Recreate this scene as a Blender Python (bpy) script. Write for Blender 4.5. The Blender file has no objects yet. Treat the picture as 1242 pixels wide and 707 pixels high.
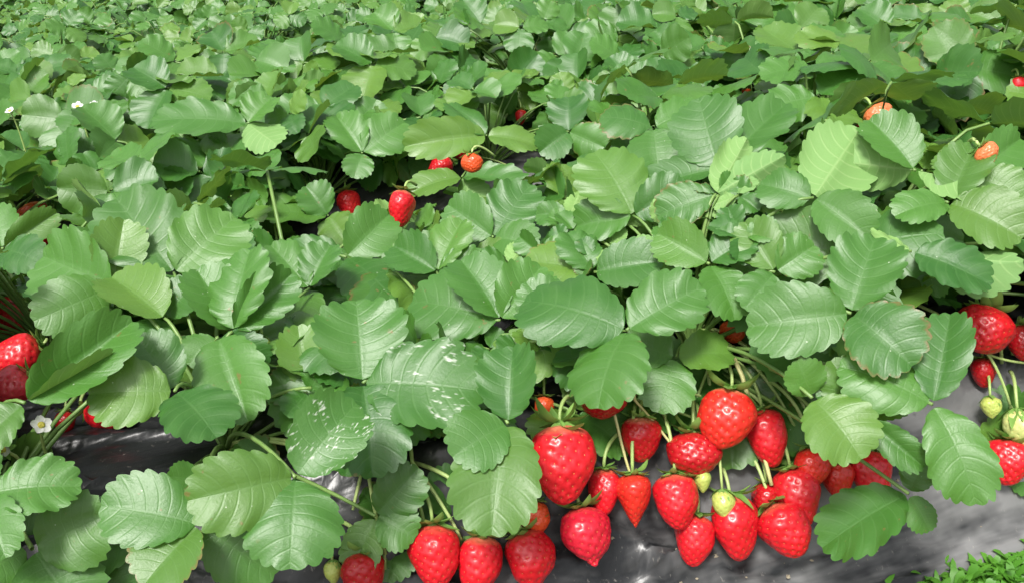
import bpy, bmesh, math, random
import numpy as np
from mathutils import Vector, Matrix

# ------------------------------------------------------------------ camera, sky, sun, exposure
scene = bpy.context.scene
COL = scene.collection
R = math.radians
PITCH, ROLL, CAM_H, FPX, PW, PH = R(25), R(5), 0.62, 1075.0, 1242.0, 707.0
CAM = np.array([0.0, 0.0, CAM_H])
_up0 = np.array([0, math.sin(PITCH), math.cos(PITCH)])
FW = np.array([0, math.cos(PITCH), -math.sin(PITCH)])
RT = np.array([1.0, 0, 0]) * math.cos(ROLL) - _up0 * math.sin(ROLL)
UP = _up0 * math.cos(ROLL) + np.array([1.0, 0, 0]) * math.sin(ROLL)
cd = bpy.data.cameras.new('camera'); cam = bpy.data.objects.new('camera', cd); COL.objects.link(cam)
cd.sensor_width = 36.0; cd.lens = FPX / PW * 36.0; cd.clip_start = 0.02; cd.clip_end = 5000
m = Matrix.Identity(4)
for i in range(3):
    m[i][0], m[i][1], m[i][2], m[i][3] = RT[i], UP[i], -FW[i], CAM[i]
cam.matrix_world = m
scene.camera = cam
cy = scene.cycles; cy.max_bounces = 6; cy.diffuse_bounces = 3; cy.glossy_bounces = 2; cy.transmission_bounces = 3; cy.transparent_max_bounces = 4
scene.render.resolution_x, scene.render.resolution_y = 1024, 582

SUN_EL, SUN_AZ = R(58), R(200)          # azimuth measured clockwise from +Y
world = bpy.data.worlds.new('World'); scene.world = world; world.use_nodes = True
wn, wl = world.node_tree.nodes, world.node_tree.links
wn.clear()
sky = wn.new('ShaderNodeTexSky'); sky.sky_type = 'NISHITA'; sky.sun_disc = False
sky.sun_elevation = SUN_EL; sky.sun_rotation = SUN_AZ; sky.air_density = 1.0; sky.dust_density = 5.0; sky.ozone_density = 0.5
hs = wn.new('ShaderNodeHueSaturation'); hs.inputs['Saturation'].default_value = 0.25   # white overcast
bg = wn.new('ShaderNodeBackground'); bg.inputs['Strength'].default_value = 0.062
wo = wn.new('ShaderNodeOutputWorld')
wl.new(sky.outputs[0], hs.inputs['Color']); wl.new(hs.outputs[0], bg.inputs[0]); wl.new(bg.outputs[0], wo.inputs[0])
sl = bpy.data.lights.new('sun', 'SUN'); sl.energy = 1.5; sl.angle = R(13); sl.color = (1.0, 0.97, 0.92)
so = bpy.data.objects.new('sun', sl); COL.objects.link(so)
sdir = Vector((math.sin(SUN_AZ) * math.cos(SUN_EL), math.cos(SUN_AZ) * math.cos(SUN_EL), math.sin(SUN_EL)))
so.rotation_euler = sdir.to_track_quat('Z', 'Y').to_euler(); so.location = sdir * 10
vs = scene.view_settings
vs.view_transform = 'Standard'; vs.look = 'None'; vs.gamma = 1.0; vs.use_curve_mapping = False
vs.exposure = 1.58

rng = np.random.default_rng(7)
random.seed(7)

# ------------------------------------------------------------------ place frame: beds run along A, are stacked along B
PHI = R(14)
AX = np.array([math.cos(PHI), math.sin(PHI), 0]); BX = np.array([-math.sin(PHI), math.cos(PHI), 0])
B0, PITCHB, BEDW, BEDH = 0.52, 0.95, 0.75, 0.15
def world_ab(a, b, z=0.0): return AX * a + BX * b + np.array([0, 0, z])
def to_ab(p): return float(np.dot(p, AX)), float(np.dot(p, BX))
def sstep(x):
    x = np.clip(x, 0, 1); return x * x * (3 - 2 * x)
def bed_z(b):
    k = np.floor((b - B0 + 0.10) / PITCHB); bb = b - B0 - k * PITCHB
    return BEDH * sstep(bb / 0.15) * sstep((BEDW - bb) / 0.15) + 0.012 * np.sin(np.clip(bb / BEDW, 0, 1) * np.pi)
def ridge_h(a): return float(np.interp(a, [-.5, -.3, -.1, .05, .2, .32, .46, .6, .9], [.32, .32, .28, .245, .25, .28, .345, .365, .37]))   # the front row is lower in the middle
def canopy_z(b, a=0.):
    k = math.floor((b - B0 + 0.14) / PITCHB); bb = b - B0 - k * PITCHB
    u = (bb - 0.375) / 0.49
    return 0.05 if abs(u) >= 1 else 0.07 + ((ridge_h(a) if k <= 0 else .35) - .07) * (1 - abs(u) ** 2.2) ** 0.55
def ray(px, py): return (px - PW / 2) / FPX * RT - (py - PH / 2) / FPX * UP + FW
def project(p):
    d = np.asarray(p, float) - CAM; t = float(np.dot(d, FW))
    return PW / 2 + FPX * float(np.dot(d, RT)) / t, PH / 2 - FPX * float(np.dot(d, UP)) / t, t
def march(px, py, fn):
    d = ray(px, py); t = 0.35
    while t < 9:
        p = CAM + d * t
        if p[2] <= fn(*to_ab(p)[::-1]): return t
        t += 0.004
    return t
def at(px, py, t): return CAM + ray(px, py) * t
def norm(v): v = np.asarray(v, float); return v / (np.linalg.norm(v) + 1e-12)

# ------------------------------------------------------------------ object helpers
def link(name, mesh, parent=None, mat=None):
    o = bpy.data.objects.new(name, mesh); COL.objects.link(o)
    if parent is not None: o.parent = parent
    if mat is not None and mesh is not None and not mesh.materials: mesh.materials.append(mat)
    return o
def mesh_from(name, V, F, smooth=True, uv=None, mat=None):
    me = bpy.data.meshes.new(name); me.from_pydata([tuple(v) for v in V], [], [tuple(f) for f in F])
    if smooth: me.polygons.foreach_set('use_smooth', [True] * len(me.polygons))
    if uv is not None:
        l = me.uv_layers.new(name='UVMap'); idx = np.empty(len(me.loops), int); me.loops.foreach_get('vertex_index', idx)
        l.data.foreach_set('uv', np.asarray(uv, float)[idx].ravel())
    if mat: me.materials.append(mat)
    me.update(); return me
def thing(name, label, cat, loc, group=None):
    o = bpy.data.objects.new(name, None); COL.objects.link(o); o.location = tuple(loc)
    o.empty_display_size = 0.02
    o['label'] = label; o['category'] = cat
    if group: o['group'] = group
    return o
def structure(o): o['kind'] = 'structure'; return o
def stuff(o, label=None, cat=None):
    o['kind'] = 'stuff'
    if label: o['label'] = label; o['category'] = cat
    return o
def bezier(p0, p1, p2, p3, n):
    t = np.linspace(0, 1, n)[:, None]
    return (1-t)**3*p0 + 3*(1-t)**2*t*p1 + 3*(1-t)*t*t*p2 + t**3*p3
def tube(pts, r0, r1, sides=6, cap=True):
    pts = np.asarray(pts, float); n = len(pts); V, F = [], []
    tan = np.gradient(pts, axis=0); ref = np.array([0.31, 0.2, 0.93])
    for i in range(n):
        tg = norm(tan[i]); u = norm(np.cross(tg, ref if abs(np.dot(tg, ref)) < .97 else [1, 0, 0])); w = np.cross(tg, u)
        r = r0 + (r1 - r0) * i / (n - 1)
        for j in range(sides):
            a = 2 * math.pi * j / sides; V.append(pts[i] + r * (math.cos(a) * u + math.sin(a) * w))
    for i in range(n - 1):
        for j in range(sides):
            k = (j + 1) % sides; F.append((i*sides+j, i*sides+k, (i+1)*sides+k, (i+1)*sides+j))
    if cap: F.append(tuple(range(sides))[::-1]); F.append(tuple(range((n-1)*sides, n*sides)))
    return V, F

# ------------------------------------------------------------------ materials
def new_mat(name):
    mt = bpy.data.materials.new(name); mt.use_nodes = True; nt = mt.node_tree; nt.nodes.clear()
    return mt, nt.nodes, nt.links
class NB:
    def __init__(s, name): s.mat, s.n, s.l = new_mat(name)
    def node(s, t, **kw):
        nd = s.n.new(t)
        for k, v in kw.items(): setattr(nd, k, v)
        return nd
    def put(s, sock, v):
        if hasattr(v, 'is_output') or isinstance(v, bpy.types.NodeSocket): s.l.new(v, sock)
        else: sock.default_value = v
    def math(s, op, a, b=None, clamp=False):
        nd = s.node('ShaderNodeMath', operation=op, use_clamp=clamp); s.put(nd.inputs[0], a)
        if b is not None: s.put(nd.inputs[1], b)
        return nd.outputs[0]
    def mix(s, f, a, b):
        nd = s.node('ShaderNodeMix', data_type='RGBA'); s.put(nd.inputs[0], f); s.put(nd.inputs[6], a); s.put(nd.inputs[7], b)
        return nd.outputs[2]
    def noise(s, vec, scale, detail=2.0, rough=0.5):
        nd = s.node('ShaderNodeTexNoise'); s.put(nd.inputs['Vector'], vec); nd.inputs['Scale'].default_value = scale
        nd.inputs['Detail'].default_value = detail; nd.inputs['Roughness'].default_value = rough
        return nd.outputs['Fac']
    def ramp(s, f, lo, hi):
        nd = s.node('ShaderNodeMapRange'); nd.clamp = True; s.put(nd.inputs[0], f)
        nd.inputs[1].default_value = lo; nd.inputs[2].default_value = hi
        return nd.outputs[0]
    def bump(s, h, strength, dist):
        nd = s.node('ShaderNodeBump'); s.put(nd.inputs['Height'], h); nd.inputs['Strength'].default_value = strength; nd.inputs['Distance'].default_value = dist
        return nd.outputs[0]
    def out(s, shader):
        o = s.node('ShaderNodeOutputMaterial'); s.l.new(shader, o.inputs[0])
def C(*c): return (c[0], c[1], c[2], 1.0)

NT = 10     # teeth (and side veins) on each side of a leaflet
def leaf_material(name, spotted=False):
    b = NB(name)
    uv = b.node('ShaderNodeTexCoord'); sx = b.node('ShaderNodeSeparateXYZ'); b.l.new(uv.outputs['UV'], sx.inputs[0])
    info = b.node('ShaderNodeObjectInfo'); geo = b.node('ShaderNodeNewGeometry')
    s = sx.outputs[0]; t = b.math('ABSOLUTE', b.math('SUBTRACT', sx.outputs[1], 0.5))      # t 0..0.5
    d = b.math('ABSOLUTE', b.math('SUBTRACT', b.math('FRACT', b.math('MULTIPLY', s, NT)), 0.5))
    vein = b.ramp(d, 0.11, 0.02)
    mid = b.ramp(t, 0.028, 0.006)
    fade = b.ramp(t, 0.5, 0.3)
    vein = b.math('MAXIMUM', b.math('MULTIPLY', vein, fade), mid)
    obj = uv.outputs['Object']
    seed = b.node('ShaderNodeVectorMath', operation='ADD'); b.l.new(obj, seed.inputs[0])
    cx = b.node('ShaderNodeCombineXYZ'); b.put(cx.inputs[0], b.math('MULTIPLY', info.outputs['Random'], 37.0)); b.put(cx.inputs[1], b.math('MULTIPLY', info.outputs['Random'], 91.0))
    b.l.new(cx.outputs[0], seed.inputs[1]); vec = seed.outputs[0]
    n1 = b.noise(vec, 3.0, 3.0); n2 = b.noise(vec, 26.0, 3.0, 0.6)
    rnd = info.outputs['Random']
    r2 = b.math('FRACT', b.math('MULTIPLY', rnd, 17.13))
    top = b.mix(rnd, C(0.023, 0.105, 0.012), C(0.066, 0.188, 0.024))
    top = b.mix(b.math('MULTIPLY', b.ramp(r2, 0.62, 1.0), 0.8), top, C(0.125, 0.235, 0.030))       # yellower young leaves
    top = b.mix(b.math('MULTIPLY', b.ramp(n1, 0.35, 0.75), 0.30), top, C(0.080, 0.200, 0.038))
    top = b.mix(b.math('MULTIPLY', b.ramp(n2, 0.45, 0.75), 0.12), top, C(0.030, 0.09, 0.028))
    top = b.mix(b.math('MULTIPLY', vein, 0.13), top, C(0.14, 0.27, 0.09))
    under = b.mix(rnd, C(0.15, 0.30, 0.085), C(0.20, 0.36, 0.09))
    under = b.mix(b.math('MULTIPLY', vein, 0.5), under, C(0.27, 0.42, 0.15))
    r3 = b.math('FRACT', b.math('MULTIPLY', rnd, 71.7))
    edge = b.math('MULTIPLY', b.math('MULTIPLY', b.ramp(b.math('ADD', t, b.math('MULTIPLY', n1, .10)), .49, .55), b.ramp(r3, .90, .94)), b.ramp(n2, .35, .55))
    top = b.mix(b.math('MULTIPLY', edge, .8), top, C(.20, .09, .035))
    blot = b.math('MULTIPLY', b.ramp(b.noise(vec, 9.0, 2.0), .70, .74), b.ramp(r3, .30, .24))
    top = b.mix(b.math('MULTIPLY', blot, .7), top, C(.17, .12, .035))
    if spotted:
        st = b.node('ShaderNodeMapping'); b.l.new(vec, st.inputs[0]); st.inputs['Rotation'].default_value = (0, 0, 0.6); st.inputs['Scale'].default_value = (1.0, 2.2, 1)
        w = b.noise(st.outputs[0], 13.0, 1.5, 0.5)
        area = b.ramp(b.noise(vec, 3.2, 0.0), 0.52, 0.60)
        sp = b.math('MULTIPLY', b.math('MULTIPLY', b.ramp(w, 0.57, 0.72), area), .6)
        top = b.mix(sp, top, C(0.78, 0.80, 0.72))
    else:
        vo = b.node('ShaderNodeTexVoronoi'); b.l.new(vec, vo.inputs['Vector']); vo.inputs['Scale'].default_value = 8.0
        sc = b.node('ShaderNodeSeparateColor'); b.l.new(vo.outputs['Color'], sc.inputs[0])
        sp = b.math('MULTIPLY', b.ramp(vo.outputs['Distance'], 0.085, 0.055), b.ramp(sc.outputs[0], 0.86, 0.88))
        top = b.mix(b.math('MULTIPLY', sp, 0.55), top, C(0.62, 0.68, 0.52))
    col = b.mix(geo.outputs['Backfacing'], top, under)
    p = b.node('ShaderNodeBsdfPrincipled'); b.l.new(col, p.inputs['Base Color'])
    rg = b.math('ADD', b.math('MULTIPLY', n1, 0.18), b.math('MULTIPLY', geo.outputs['Backfacing'], 0.25))
    b.put(p.inputs['Roughness'], b.math('ADD', rg, 0.37)); p.inputs['Specular IOR Level'].default_value = 0.68
    hgt = b.math('SUBTRACT', b.math('MULTIPLY', n2, 0.25), b.math('MULTIPLY', vein, 0.18))
    b.l.new(b.bump(hgt, 0.16, 0.008), p.inputs['Normal'])
    tr = b.node('ShaderNodeBsdfTranslucent'); b.put(tr.inputs[0], b.mix(r2, C(0.22, 0.46, 0.05), C(0.32, 0.52, 0.05)))
    mx = b.node('ShaderNodeMixShader'); mx.inputs[0].default_value = 0.15
    b.l.new(p.outputs[0], mx.inputs[1]); b.l.new(tr.outputs[0], mx.inputs[2]); b.out(mx.outputs[0])
    return b.mat
LEAF = leaf_material('leaf_green'); LEAF_SPOT = leaf_material('leaf_white_residue', True)

def simple_mat(name, c0, c1, scale, rough, bump=0.0, bscale=60, spec=0.5, transl=0):
    b = NB(name); tc = b.node('ShaderNodeTexCoord'); info = b.node('ShaderNodeObjectInfo')
    n = b.noise(tc.outputs['Object'], scale, 3.0); f = b.math('ADD', b.math('MULTIPLY', b.ramp(n, .3, .7), .65), b.math('MULTIPLY', info.outputs['Random'], .35))
    p = b.node('ShaderNodeBsdfPrincipled'); b.l.new(b.mix(f, C(*c0), C(*c1)), p.inputs['Base Color'])
    p.inputs['Roughness'].default_value = rough; p.inputs['Specular IOR Level'].default_value = spec
    if bump: b.l.new(b.bump(b.noise(tc.outputs['Object'], bscale, 3), bump, 0.004), p.inputs['Normal'])
    if transl:
        tr = b.node('ShaderNodeBsdfTranslucent'); tr.inputs[0].default_value = C(*c1); mx = b.node('ShaderNodeMixShader'); mx.inputs[0].default_value = transl
        b.l.new(p.outputs[0], mx.inputs[1]); b.l.new(tr.outputs[0], mx.inputs[2]); b.out(mx.outputs[0])
    else: b.out(p.outputs[0])
    return b.mat
STALK = simple_mat('stalk_green', (0.10, 0.20, 0.045), (0.20, 0.31, 0.085), 25, 0.45)
FSTALK = simple_mat('fruit_stalk', (0.26, 0.40, 0.10), (0.42, 0.50, 0.20), 25, 0.4)
DRYSTALK = simple_mat('dry_stalk', (0.55, 0.45, 0.18), (0.50, 0.50, 0.22), 25, 0.5)
SEPAL = simple_mat('sepal_green', (0.14, 0.30, 0.06), (0.26, 0.44, 0.10), 60, 0.5, transl=.2)
PETAL = simple_mat('petal_white', (0.80, 0.81, 0.76), (0.86, 0.86, 0.82), 60, 0.5, transl=.3)
POLLEN = simple_mat('flower_centre', (0.60, 0.46, 0.04), (0.55, 0.56, 0.10), 200, 0.6, 0.6, 600)
SEEDM = simple_mat('seed_gold', (0.46, 0.10, 0.03), (0.62, 0.30, 0.08), 300, 0.4)
GRASS = simple_mat('weed_green', (0.055, 0.20, 0.014), (0.12, 0.32, 0.03), 30, 0.5, transl=.25)
LITTER = simple_mat('litter', (0.08, 0.06, 0.04), (0.32, 0.28, 0.20), 90, 0.8)
def soil_material():
    b = NB('soil'); tc = b.node('ShaderNodeTexCoord'); n = b.noise(tc.outputs['Object'], 14, 6, .65); n2 = b.noise(tc.outputs['Object'], 120, 3, .6)
    c = b.mix(b.ramp(n, .3, .7), C(.055, .038, .024), C(.14, .10, .066)); c = b.mix(b.math('MULTIPLY', b.ramp(n2, .55, .7), .5), c, C(.20, .16, .11))
    p = b.node('ShaderNodeBsdfPrincipled'); b.l.new(c, p.inputs['Base Color']); p.inputs['Roughness'].default_value = .9
    b.l.new(b.bump(b.math('ADD', n, b.math('MULTIPLY', n2, .4)), 1.0, 0.02), p.inputs['Normal']); b.out(p.outputs[0]); return b.mat
SOIL = soil_material()
def film_material():
    b = NB('mulch_film'); tc = b.node('ShaderNodeTexCoord'); uv = tc.outputs['UV']      # UV = (along, across) in metres
    mp = b.node('ShaderNodeMapping'); b.l.new(uv, mp.inputs[0]); mp.inputs['Scale'].default_value = (5, 26, 1); mp.inputs['Rotation'].default_value = (0, 0, R(-7))
    n = b.noise(mp.outputs[0], 1.0, 4, .6); n2 = b.noise(uv, 9, 4, .6); n3 = b.noise(uv, 160, 3, .7)
    film_grey = b.ramp(b.math('ADD', b.math('MULTIPLY', n, .70), b.math('MULTIPLY', n2, .35)), .44, .64)
    sxy = b.node('ShaderNodeSeparateXYZ'); b.l.new(uv, sxy.inputs[0])
    film_grey = b.math('MULTIPLY', film_grey, b.math('ADD', b.math('MULTIPLY', b.ramp(b.math('ADD', sxy.outputs[0], b.math('MULTIPLY', n2, .25)), .15, .5), 1.3), .25), clamp=True)  # film blacker at the left, greyer towards the right
    film_grey = b.math('MULTIPLY', film_grey, b.math('ADD', b.math('MULTIPLY', b.ramp(b.math('ADD', sxy.outputs[1], b.math('MULTIPLY', n2, .10)), .24, .12), .8), .2))  # greyest along the front slope, darker over the top
    c = b.mix(film_grey, C(.012, .013, .014), C(.17, .17, .17)); c = b.mix(b.math('MULTIPLY', b.ramp(n3, .62, .72), .35), c, C(.30, .28, .25))
    p = b.node('ShaderNodeBsdfPrincipled'); b.l.new(c, p.inputs['Base Color'])
    b.put(p.inputs['Roughness'], b.math('ADD', b.math('MULTIPLY', film_grey, .18), .30)); p.inputs['Specular IOR Level'].default_value = .4
    b.l.new(b.bump(b.math('ADD', n, b.math('MULTIPLY', n3, .08)), .35, .008), p.inputs['Normal']); b.out(p.outputs[0]); return b.mat
FILM = film_material()
def berry_material():
    b = NB('strawberry_skin'); info = b.node('ShaderNodeObjectInfo'); tc = b.node('ShaderNodeTexCoord')
    sx = b.node('ShaderNodeSeparateXYZ'); b.l.new(tc.outputs['UV'], sx.inputs[0])            # u: 0 calyx .. 1 tip, v: dimple depth
    n = b.noise(tc.outputs['Object'], 45, 3)
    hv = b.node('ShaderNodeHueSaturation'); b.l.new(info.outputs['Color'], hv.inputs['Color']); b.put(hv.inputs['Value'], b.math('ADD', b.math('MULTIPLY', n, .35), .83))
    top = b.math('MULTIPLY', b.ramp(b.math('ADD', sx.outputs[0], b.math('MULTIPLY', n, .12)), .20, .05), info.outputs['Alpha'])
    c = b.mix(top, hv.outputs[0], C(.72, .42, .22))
    p = b.node('ShaderNodeBsdfPrincipled'); b.l.new(c, p.inputs['Base Color']); p.inputs['Roughness'].default_value = .34
    p.inputs['Specular IOR Level'].default_value = .5; p.inputs['Subsurface Weight'].default_value = .12; p.inputs['Subsurface Radius'].default_value = (.006, .0015, .001); p.inputs['Subsurface Scale'].default_value = 1.0
    p.inputs['Coat Weight'].default_value = .10; p.inputs['Coat Roughness'].default_value = .15
    b.l.new(b.bump(b.noise(tc.outputs['Object'], 420, 2), .12, .002), p.inputs['Normal']); b.out(p.outputs[0]); return b.mat
BERRY = berry_material()

# ------------------------------------------------------------------ ground, beds under film
V = [(-400, -400, 0), (400, -400, 0), (400, 400, 0), (-400, 400, 0)]
structure(link('ground', mesh_from('ground', [(v[0], v[1], -0.02) for v in V], [(0, 1, 2, 3)], False, mat=SOIL)))
def hashnoise(x, y, s):      # smooth value noise
    r = np.random.default_rng(s).random((64, 64)); xi, yi = np.floor(x).astype(int), np.floor(y).astype(int)
    fx, fy = sstep(x - xi), sstep(y - yi)
    g = lambda i, j: r[(xi + i) % 64, (yi + j) % 64]
    return (g(0,0)*(1-fx)+g(1,0)*fx)*(1-fy) + (g(0,1)*(1-fx)+g(1,1)*fx)*fy
def bed(k, a0, a1, da, nb):
    aa = np.arange(a0, a1, da); bb = np.linspace(-0.03, BEDW + 0.03, nb); A, Bq = np.meshgrid(aa, bb, indexing='ij'); b = B0 + k * PITCHB + Bq
    z = bed_z(b)
    z = np.where((Bq < 0) | (Bq > BEDW), -0.03, z)
    env = sstep(Bq / .06) * sstep((BEDW - Bq) / .06)
    wr = (hashnoise(A * 6 + Bq * 5, Bq * 55 + A * 7, 3 + k) - .5) * .012 + (hashnoise(A * 14 - Bq * 20, Bq * 24 + 5, 13 + k) - .5) * .012 + (hashnoise(A * 3, Bq * 5, 23 + k) - .5) * .04
    ridge = np.abs(hashnoise(A * 4 + Bq * 9, Bq * 26 + A * 8, 41 + k) - .5)
    r2 = np.abs(hashnoise(A * 2.2 + Bq * 16, Bq * 20 + A * 3.5 + 9, 61 + k) - .5); r3 = np.abs(hashnoise(A * 7 + 3, Bq * 12 - A * 9 + 20, 71 + k) - .5)
    wr = wr + .010 * np.maximum(0, 1 - r2 * 14) + .006 * np.maximum(0, 1 - r3 * 16)
    z = z + env * (wr + .014 * np.maximum(0, 1 - ridge * 12))
    P = A[..., None] * AX + b[..., None] * BX; P[..., 2] = z
    n0, n1 = A.shape; I = np.arange(n0 * n1).reshape(n0, n1)
    F = np.stack([I[:-1, :-1], I[1:, :-1], I[1:, 1:], I[:-1, 1:]], -1).reshape(-1, 4)
    me = mesh_from('mulched_bed', P.reshape(-1, 3), F.tolist(), uv=np.stack([A, Bq], -1).reshape(-1, 2), mat=FILM)
    structure(link('mulched_bed', me))
bed(0, -1.5, 2.3, 0.008, 190)
for k in range(1, 8): bed(k, -3.5 - k * .8, 2.5 + k * .9, 0.04, 40)

# ------------------------------------------------------------------ leaflets
def leaflet_geo(fold=.15, bend=.2, twist=0., wave=.03, cup=0., teeth=.048, quilt=.0010, seed=0, rows=4, cols=6, hw=.48, narrow=0.):
    """unit leaflet: base at origin, tip at (1,0,0), blade about +Z; rows follow the side veins out to the teeth"""
    rg = np.random.default_rng(seed); nr = NT * rows + 1
    s = np.linspace(0, 1, nr); T = np.linspace(0, 1, cols + 1) ** 0.85
    Xe = (1 - np.cos(np.pi * s ** .95)) / 2; We = hw * np.sin(np.pi * s ** .95) ** .92 * (.86 + .26 * Xe) * (Xe / (Xe + .030)) ** .42
    Xm = s - .145 * np.sin(np.pi * s)
    ph = (s * NT) % 1.0
    tooth = np.where(ph < .62, np.sin(ph / .62 * np.pi / 2), np.cos((ph - .62) / .38 * np.pi / 2))
    amp = teeth * sstep(s / .25) * (1 - .35 * sstep((s - .8) / .2))
    # outward direction of the outline
    dX, dW = np.gradient(Xe), np.gradient(We); ln = np.hypot(dX, dW) + 1e-9; ox, oy = -dW / ln, dX / ln
    fx, fy = ox * .7 + .45, oy * .85
    ampv = amp * (1 + .35 * (rg.random(nr) - .5)); Xt = Xe + fx * ampv * (tooth - .5); Wt = We + fy * ampv * (tooth - .5); Wt[0] = .012; Wt[-1] = 0.004; Xt[-1] = 1.0
    Vv, UV = [], []
    ph1, ph2 = rg.random(2) * 6.28; f1 = 2.2 + rg.random() * 2.5
    asym = (rg.random() - .5) * .10
    for side in (-1, 1):
        for j, t in enumerate(T):
            if side == 1 and j == 0: continue
            bow = .05 * np.sin(np.pi * t) * np.sin(np.pi * s)
            x = Xm + (Xt - Xm) * t - bow; y = (Wt * t) * (1 + asym * side)
            q = np.sin(np.pi * ((s * NT - .5) % 1.0)) ** 1.6
            z = quilt * (q - .3) * (np.sin(np.pi * min(t * .95, 1)) ** .7) * sstep(s / .15)
            z = z + fold * y * (1 - .35 * y / hw) - cup * (y ** 2) * 2.0
            z = z + wave * np.sin(f1 * 2 * np.pi * s + ph1 + (side > 0) * ph2) * t ** 2 * np.sin(np.pi * s) ** .5
            Vv.append(np.stack([x, y * side, z], -1)); UV.append(np.stack([s, np.full(nr, .5 + .5 * side * t)], -1))
    P = np.stack(Vv, 0); U = np.stack(UV, 0)
    order = list(range(cols, 0, -1)) + [0] + list(range(cols + 1, 2 * cols + 1)); P = P[order]; U = U[order]
    # bend along the length (positive droops the tip), and twist
    x = P[..., 0].copy(); z0 = P[..., 2].copy(); y0 = P[..., 1].copy()
    tw = twist * x; y1 = y0 * np.cos(tw) - z0 * np.sin(tw); z1 = y0 * np.sin(tw) + z0 * np.cos(tw)
    if abs(bend) > 1e-3:
        th = bend * x; cxp = np.sin(th) / bend; czp = -(1 - np.cos(th)) / bend
        P = np.stack([cxp + z1 * np.sin(th), y1, czp + z1 * np.cos(th)], -1)
    else: P = np.stack([x, y1, z1], -1)
    tip = P[cols, -1]; L = np.linalg.norm(tip); ex = tip / L; ey = np.array([0, 1., 0]); ey = norm(ey - ex * ey.dot(ex)); ez = np.cross(ex, ey)
    P = P @ np.stack([ex, ey, ez], 1) / L
    nc = 2 * cols + 1; I = np.arange(nc * nr).reshape(nc, nr)
    F = np.stack([I[:-1, :-1], I[:-1, 1:], I[1:, 1:], I[1:, :-1]], -1).reshape(-1, 4)
    return P.reshape(-1, 3), F.tolist(), U.reshape(-1, 2)
def leaflet_mesh(mat=LEAF, **kw):
    P, F, U = leaflet_geo(**kw); return mesh_from('leaflet', P, F, uv=U, mat=mat)

def frame_matrix(o, ex, n, L, wy, wz=None):
    ex = norm(ex); n = np.asarray(n, float); n = norm(n - ex * n.dot(ex)); ey = np.cross(n, ex)
    mm = Matrix.Identity(4)
    for i in range(3): mm[i][0], mm[i][1], mm[i][2], mm[i][3] = ex[i]*L, ey[i]*wy, n[i]*(wz or L), o[i]
    return mm

# ------------------------------------------------------------------ plant prototypes (random plants)
VARS = []
for i in range(16):
    VARS.append(leaflet_mesh(fold=[.12, .28, .5, .2, .35, .05, .6, .25][i % 8], bend=[.3, .1, -.2, .6, .4, .8, .1, -.1][i % 8] + rng.normal(0, .1),
                             twist=rng.normal(0, .25), wave=.02 + .03 * rng.random(), cup=[0, .2, .3, -.1][i % 4], seed=100 + i, rows=2, cols=4, hw=.50 + .06 * rng.random()))
CUPS = []
for i in range(10):
    CUPS.append(leaflet_mesh(fold=.08 + .38 * rng.random(), bend=-.35 + .8 * rng.random(), twist=rng.normal(0, .3), wave=.02 + .03 * rng.random(),
                             cup=-.3 + .6 * rng.random(), seed=200 + i, rows=3, cols=4, hw=.54 + .06 * rng.random(), quilt=.0006, teeth=.028))
def rot_about(v, ax, ang):
    ax = norm(ax); return v * math.cos(ang) + np.cross(ax, v) * math.sin(ang) + ax * ax.dot(v) * (1 - math.cos(ang))
def make_proto(seed, n, size, H, RAD, pool, lean=0.):
    """list of leaves: (stalk mesh, [(mesh, local matrix) x3])"""
    r = np.random.default_rng(seed); leaves = []
    for i in range(n):
        f = (i + .5) / n; az = i * 2.39996 + r.normal(0, .35)
        rad = RAD * math.sqrt(f) * (1 + r.normal(0, .10)); h = H * (1 - .62 * f ** 1.8) + r.normal(0, .018)
        out = np.array([math.cos(az), math.sin(az), 0]); J = out * rad + np.array([0, 0, max(h, .03)])
        up = np.array([0, 0, 1.])
        stalk = bezier(np.zeros(3), up * h * .5 + out * rad * .15, J - out * rad * .35 + up * .01, J, 7)
        sm = mesh_from('leaf_stalk', *tube(stalk, .0026, .0017, 5, False), mat=STALK)
        tilt = .15 + .75 * f + r.normal(0, .24)
        fwd = norm(out * math.cos(tilt * .6) - up * math.sin(tilt * .6)); n0 = norm(up * math.cos(tilt) + out * math.sin(tilt) + r.normal(0, .18, 3) + np.array([0, -lean * r.uniform(.3, 1.5), 0]))
        fwd = norm(fwd - n0 * n0.dot(fwd))
        fwd = rot_about(fwd, n0, r.normal(0, .4)); L = size * (1 + r.normal(0, .13)); lf = []
        for ang in (0, 1, -1):
            d = rot_about(fwd, n0, ang * (1.75 + r.normal(0, .15))); d = norm(d - n0 * n0.dot(d) + n0 * r.normal(.02, .22))
            nn = norm(n0 + r.normal(0, .16, 3) + (0 if ang == 0 else 1) * rot_about(fwd, n0, ang * 1.7) * -.18)
            l = L * (1 if ang == 0 else .92); lf.append((pool[r.integers(len(pool))], frame_matrix(J + d * .004, d, nn, l, l)))
        leaves.append((sm, lf))
    return leaves
PROTO = [make_proto(300 + i, 17 + i % 3, .068, .20, .17, VARS) for i in range(6)]
LOW = [make_proto(350 + i, 15, .060, .10, .20, VARS) for i in range(3)]
FINE = [make_proto(450 + i, 34, .050, .15, .24, CUPS, .40) for i in range(9)]
FAR = [make_proto(400 + i, 26, .066, .17, .24, CUPS + VARS[::4], .45) for i in range(11)]

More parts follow.
